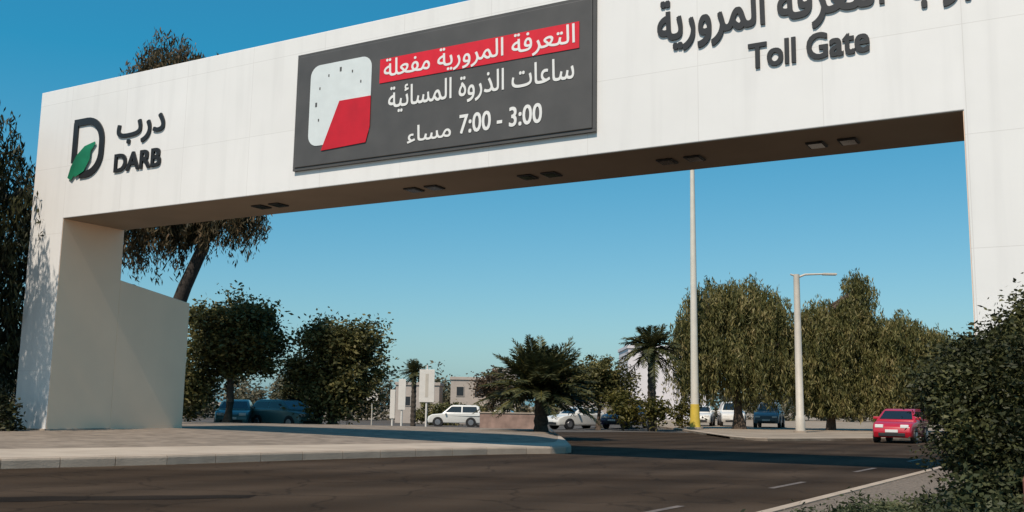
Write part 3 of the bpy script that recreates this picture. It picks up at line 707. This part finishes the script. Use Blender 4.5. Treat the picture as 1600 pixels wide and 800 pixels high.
MB().tube([(0, 0, .08), (0, 0, .9), (0, 0, .95), (0, 0, 8.95)], [.27, .26, .22, .17], 18).build('pole', M['pole_grey'], t, smooth=True)
MB().tube([(0, 0, 8.75), (.5, 0, 8.95), (1.6, 0, 9.0)], [.07, .06, .05], 10).build('arm', M['pole_grey'], t, smooth=True)
MB().box((1.5, -.15, 8.93), (2.3, .15, 9.05), .03).build('lamp_head', M['pole_grey'], t)
MB().tube([(0, 0, 8.85), (-.35, 0, 8.95)], [.06, .05], 8).build('bracket', M['pole_grey'], t)

# ------------------------------------------------------------------ signs
def sign(name, label, loc, w_, z0, z1, post_top, rz=0, stripes=False):
    t = thing(name, label, 'sign', loc, rz)
    MB().tube([(0, 0, 0), (0, 0, post_top)], [.07, .06], 10).build('post', M['signwhite'], t, smooth=True)
    b = MB().box((-w_ / 2, -.11, z0), (w_ / 2, -.065, z1), .015).build('board', M['signwhite'], t)
    if stripes: MB().box((-w_ * .1, -.118, z0 + .35), (w_ * .1, -.112, z1 - .3)).build('board_band', M['pole_grey'], b)
    return t
sign('sign_board', 'tall white sign board on a post just right of the small palm', (-5.75, 70, -.28), 1.05, 1.75, 4.0, 4.3, 0, True)
sign('sign_board', 'narrow white sign post just left of the small palm', (-7.45, 70, -.28), .5, 1.2, 3.3, 3.35)
sign('sign_board', 'short pale post left of the narrow white sign', (-8.2, 71, -.29), .35, .6, 2.6, 2.6)
t = thing('round_sign', 'small round white sign on a post at the edge of the rounded tree', 'sign', (-8.55, 63, -.18))
MB().tube([(0, 0, 0), (0, 0, 2.3)], [.04, .04], 8).build('post', M['pole_grey'], t)
MB().tube([(0, -.08, 1.9), (0, -.05, 1.9)], [.36, .36], 20).build('disc', M['signwhite'], t)

# ------------------------------------------------------------------ cars
def car(name, label, loc, rz, kind, paint, group=None):
    t = thing(name, label, 'car', loc, rz, group)
    P = dict(
        sedan=dict(L=4.6, hw=.9, base=.22, prof=[(-2.28, .45), (-2.3, .75), (-2.2, .98), (-1.55, 1.04), (-1.5, 1.04), (.72, .98), (.8, .97), (1.9, .84), (2.22, .7), (2.3, .48), (2.24, .24), (-2.2, .24)],
                   cab=[(-1.75, 1.03), (-1.05, 1.42), (-.7, 1.46), (.05, 1.45), (.35, 1.38), (1.05, .95)], wx=(1.38, -1.36), wr=.33, top=1.46),
        suv=dict(L=4.4, hw=.92, base=.28, prof=[(-2.15, .5), (-2.2, .9), (-2.15, 1.12), (-1.6, 1.14), (.8, 1.08), (.95, 1.07), (1.85, .98), (2.12, .82), (2.2, .55), (2.14, .3), (-2.1, .3)],
                 cab=[(-2.12, 1.12), (-1.95, 1.66), (-1.7, 1.76), (.05, 1.76), (.3, 1.70), (1.05, 1.06)], wx=(1.35, -1.33), wr=.37, top=1.76),
        hatch=dict(L=4.1, hw=.88, base=.22, prof=[(-2.0, .45), (-2.05, .8), (-1.98, 1.0), (-1.5, 1.02), (.8, .98), (.9, .97), (1.75, .84), (1.98, .7), (2.05, .48), (2.0, .24), (-1.95, .24)],
                   cab=[(-1.98, 1.0), (-1.65, 1.4), (-1.3, 1.48), (.1, 1.47), (.4, 1.4), (1.15, .95)], wx=(1.27, -1.25), wr=.32, top=1.48))[kind]
    hw = P['hw']
    def hull(prof, wide):
        bm = bmesh.new(); L_, R_, Li, Ri = [], [], [], []
        cx = sum(p[0] for p in prof) / len(prof); cz = sum(p[1] for p in prof) / len(prof)
        for (x, z) in prof:
            h = wide(x, z)
            L_.append(bm.verts.new((x, h * .93, z))); R_.append(bm.verts.new((x, -h * .93, z)))
            xi, zi = cx + (x - cx) * .95, cz + (z - cz) * .9
            Li.append(bm.verts.new((xi, h, zi))); Ri.append(bm.verts.new((xi, -h, zi)))
        n = len(prof)
        for i in range(n):
            j = (i + 1) % n
            bm.faces.new((L_[i], L_[j], R_[j], R_[i])); bm.faces.new((L_[i], Li[i], Li[j], L_[j])); bm.faces.new((R_[i], R_[j], Ri[j], Ri[i]))
        bm.faces.new(Li); bm.faces.new(Ri[::-1])
        return bm
    half = P['L'] / 2
    mb = MB(); mb.bm.free(); mb.bm = hull(P['prof'], lambda x, z: hw * (1 - .10 * (abs(x) / half) ** 4) * (1 - .05 * max(0, z - .7)))
    body = mb.build('body', M[paint], t, smooth=True, bevel=.075, seg=3)
    beltz = P['cab'][0][1]
    tw = lambda x, z: hw * (.93 - .24 * (z - .95) / .6)
    mb = MB(); mb.bm.free(); mb.bm = hull([(x, z) for x, z in P['cab']] + [(P['cab'][-1][0] - .05, .85), (P['cab'][0][0] + .05, .85)], tw)
    cabin = mb.build('cabin', M[paint], t, smooth=True, bevel=.05, seg=3)
    c = P['cab']
    # glazing: thick panes standing 4 mm proud of the cabin
    def pane(pts, name, nrm):
        b = MB(); n_ = Vector(nrm).normalized()
        A = [b.bm.verts.new(Vector(p) + n_ * .008) for p in pts]; B = [b.bm.verts.new(Vector(p) - n_ * .03) for p in pts]
        b.bm.faces.new(A); b.bm.faces.new(B[::-1]); k = len(pts)
        for i in range(k): b.bm.faces.new((A[i], B[i], B[(i + 1) % k], A[(i + 1) % k]))
        return b.build(name, M['glass'], t)
    def lerp(a, b, q): return (a[0] + (b[0] - a[0]) * q, a[1] + (b[1] - a[1]) * q)
    fa, fb = lerp(c[5], c[4], .14), lerp(c[5], c[4], .93)
    d = Vector((c[4][0] - c[5][0], 0, c[4][1] - c[5][1])); nf = (-d.z * -1, 0, -d.x)
    pane([(fa[0], tw(*fa) * .86, fa[1]), (fa[0], -tw(*fa) * .86, fa[1]), (fb[0], -tw(*fb) * .84, fb[1]), (fb[0], tw(*fb) * .84, fb[1])], 'windscreen', nf)
    ra, rb = lerp(c[0], c[1], .2), lerp(c[0], c[1], .9)
    d = Vector((c[1][0] - c[0][0], 0, c[1][1] - c[0][1])); nb = (-d.z, 0, d.x)
    pane([(ra[0], -tw(*ra) * .84, ra[1]), (ra[0], tw(*ra) * .84, ra[1]), (rb[0], tw(*rb) * .82, rb[1]), (rb[0], -tw(*rb) * .82, rb[1])], 'rear_window', nb)
    zb, zt = beltz + .04, P['top'] - .13
    def xs(z, a, b): return a[0] + (b[0] - a[0]) * (z - a[1]) / (b[1] - a[1])
    x_r0, x_r1 = xs(zb, c[0], c[1]) + .22, xs(min(zt, c[1][1]), c[0], c[1]) + .2
    x_f0, x_f1 = xs(zb, c[5], c[4]) - .18, xs(min(zt, c[4][1]), c[5], c[4]) - .12
    xm = (x_r0 + x_f0) / 2 - .02
    for s in (-1, 1):
        for (a0, a1, b0, b1) in ((x_r0, x_r1, xm - .05, xm - .05), (xm + .05, xm + .05, x_f0, x_f1)):
            y0, y1 = tw(0, zb) * 1.0, tw(0, zt) * 1.0
            pane([(a0, s * y0, zb), (b0, s * y0, zb), (b1, s * y1, zt), (a1, s * y1, zt)], 'side_window', (0, s, .3))
        for x, k in ((half - .1, 'head'), (-half + .02, 'tail')):
            zz = .72 if k == 'head' else .86
            MB().box((x - .08, s * (hw - .36) - .17, zz - .07), (x + .06, s * (hw - .36) + .17, zz + .07 + (.05 if k == 'tail' else 0)), .02).build('headlight' if k == 'head' else 'tail_light', M[k], t)
        MB().box((c[5][0] - .42, s * (hw - .14), 1.0), (c[5][0] - .28, s * (hw + .12), 1.12), .03).build('mirror', M[paint], t)
        for x in P['wx']:
            wr = P['wr']
            MB().tube([(x, s * (hw - .2), wr), (x, s * (hw - .012), wr)], [wr + .05, wr + .05], 26).build('wheel_arch', M['plastic'], t)
            wl = MB().tube([(x, s * (hw - .22), wr), (x, s * (hw - .03), wr), (x, s * (hw - .004), wr)], [wr, wr, wr * .93], 26).build('wheel', M['tyre'], t)
            MB().tube([(x, s * (hw - .02), wr), (x, s * (hw + .008), wr)], [wr * .66, wr * .58], 16).build('rim', M['rim'], wl)
    for x, dx in ((half - .02, .05), (-half - .02, .05)):
        MB().box((x - .03, -.26, .46), (x + .05, .26, .58), .008).build('number_plate', M['plate'], t)
    MB().box((half - .08, -hw * .62, .3), (half + .02, hw * .62, .44), .015).build('front_grille', M['plastic'], t)
    MB().box((-half - .0, -hw * .8, .3), (-half + .1, hw * .8, .42), .015).build('rear_bumper', M['plastic'], t)
    return t
g_ = lambda x, y: gz(x, y) + .014
car('parked_car', 'teal car seen end on beneath the bushy tree beside the wing wall', (-14.45, 53.5, g_(-14.45, 53.5)), rad(-80), 'sedan', 'car_teal', 'cars parked beyond the verge')
car('parked_car', 'teal car turned sideways between two rounded trees', (-11.6, 52.6, g_(-11.6, 52.6)), rad(-38), 'hatch', 'car_teal', 'cars parked beyond the verge')
car('parked_car', 'dark teal car partly cut off at the left edge behind the pillar', (-27.3, 52.5, g_(-27.3, 52.5)), rad(-20), 'sedan', 'car_teal', 'cars parked beyond the verge')
car('parked_car', 'white boxy car parked side on right of the sign boards', (-4.45, 83, g_(-4.45, 83)), rad(180), 'suv', 'car_white', 'cars parked beyond the verge')
car('parked_car', 'pale beige car behind the pink wall, right of the white boxy car', (-1.0, 86, g_(-1, 86)), rad(170), 'sedan', 'car_beige', 'cars parked beyond the verge')
car('parked_car', 'white low car just right of the low bushy palm', (4.6, 68, g_(4.6, 68)), rad(215), 'sedan', 'car_white', 'cars parked beyond the verge')
car('parked_car', 'dark purple car left of the slender palm trunk', (7.6, 66, g_(7.6, 66)), rad(240), 'sedan', 'car_purple', 'cars parked beyond the verge')
for i, (x, y, rz, k, p, lb) in enumerate(((14.0, 74, 255, 'sedan', 'car_white', 'white car parked just right of the tall mast'), (16.3, 74.5, 262, 'suv', 'car_white', 'white taller car parked second right of the tall mast'), (18.2, 71, 250, 'suv', 'car_grey', 'blue grey car parked just left of the street lamp'))):
    car('parked_car', lb, (x, y, .11), rad(rz), k, p, 'cars under the weeping trees')
car('red_car', 'bright red car on the road half hidden by the foreground bush', (17.45, 45.2, .004), rad(238), 'hatch', 'car_red')

# ------------------------------------------------------------------ far buildings and walls
def house(name, label, loc, w_, d_, h_, wall, wins, rz=0, parapet=.35):
    t = thing(name, label, 'house', loc, rz)
    wl = MB().box((-w_ / 2, 0, 0), (w_ / 2, d_, h_)).build('wall', M[wall], t)
    MB().box((-w_ / 2 - .12, -.12, h_ + .002), (w_ / 2 + .12, d_ + .12, h_ + parapet)).build('parapet', M[wall], t, bevel=.03)
    for (x, z, a, b) in wins:
        wn = MB().box((x - a / 2 - .08, -.07, z - .08), (x + a / 2 + .08, -.003, z + b + .08)).build('window', M[wall], t)
        MB().box((x - a / 2, -.085, z), (x + a / 2, -.074, z + b)).build('pane', M['win'], wn)
    return t
house('villa', 'pale pink flat roofed villa far behind the white boxy car', (-4.2, 116, gz(-4, 116)), 5.2, 7, 5.0, 'villa', [(-1.5, 3.2, .8, 1), (.6, 3.2, .8, 1), (2, 3.2, .6, 1), (-1, .6, 1, 1.3)])
house('villa', 'small pink house left of the low palm, beside the villa', (-.6, 112, gz(-.6, 112)), 2.6, 5, 5.9, 'villa', [(-.2, 3.9, .7, .9)])
house('villa', 'low pink house behind the small palm and the sign boards', (-10.6, 116, gz(-10, 116)), 5.0, 6, 4.3, 'villa', [(-1.2, 2.0, .8, 1), (1.1, 2.0, .8, 1)])
house('white_house', 'pale lilac white house between the slender palm and the weeping trees', (16.2, 104, 0), 8.0, 9, 7.4, 'lilac', [(-2.9, .8, .8, 1.3)])
t = thing('brown_roof_house', 'low house with a brown pitched roof behind the olive tree', 'house', (7.3, 92, 0))
MB().box((-2.3, 0, 0), (2.3, 4, 3.3)).build('wall', M['villa'], t)
MB().prism([(-.5, 3.302), (4.5, 3.302), (2, 4.7)], -2.6, 2.6, 'x').build('roof', M['roof_brown'], t)
MB().box((-.6, -.06, 1.9), (.5, -.003, 2.8)).build('window', M['win'], t)
t = thing('low_wall', 'low pink block wall left of the low palm', 'wall', (.35, 60, gz(0, 60)), .05)
MB().box((-2.1, 0, 0), (1.6, .25, 1.0)).build('wall_body', M['brickwall'], t, bevel=.02)
MB().box((-2.15, -.04, 1.003), (1.65, .29, 1.08)).build('coping', M['kerb'], t, bevel=.01)
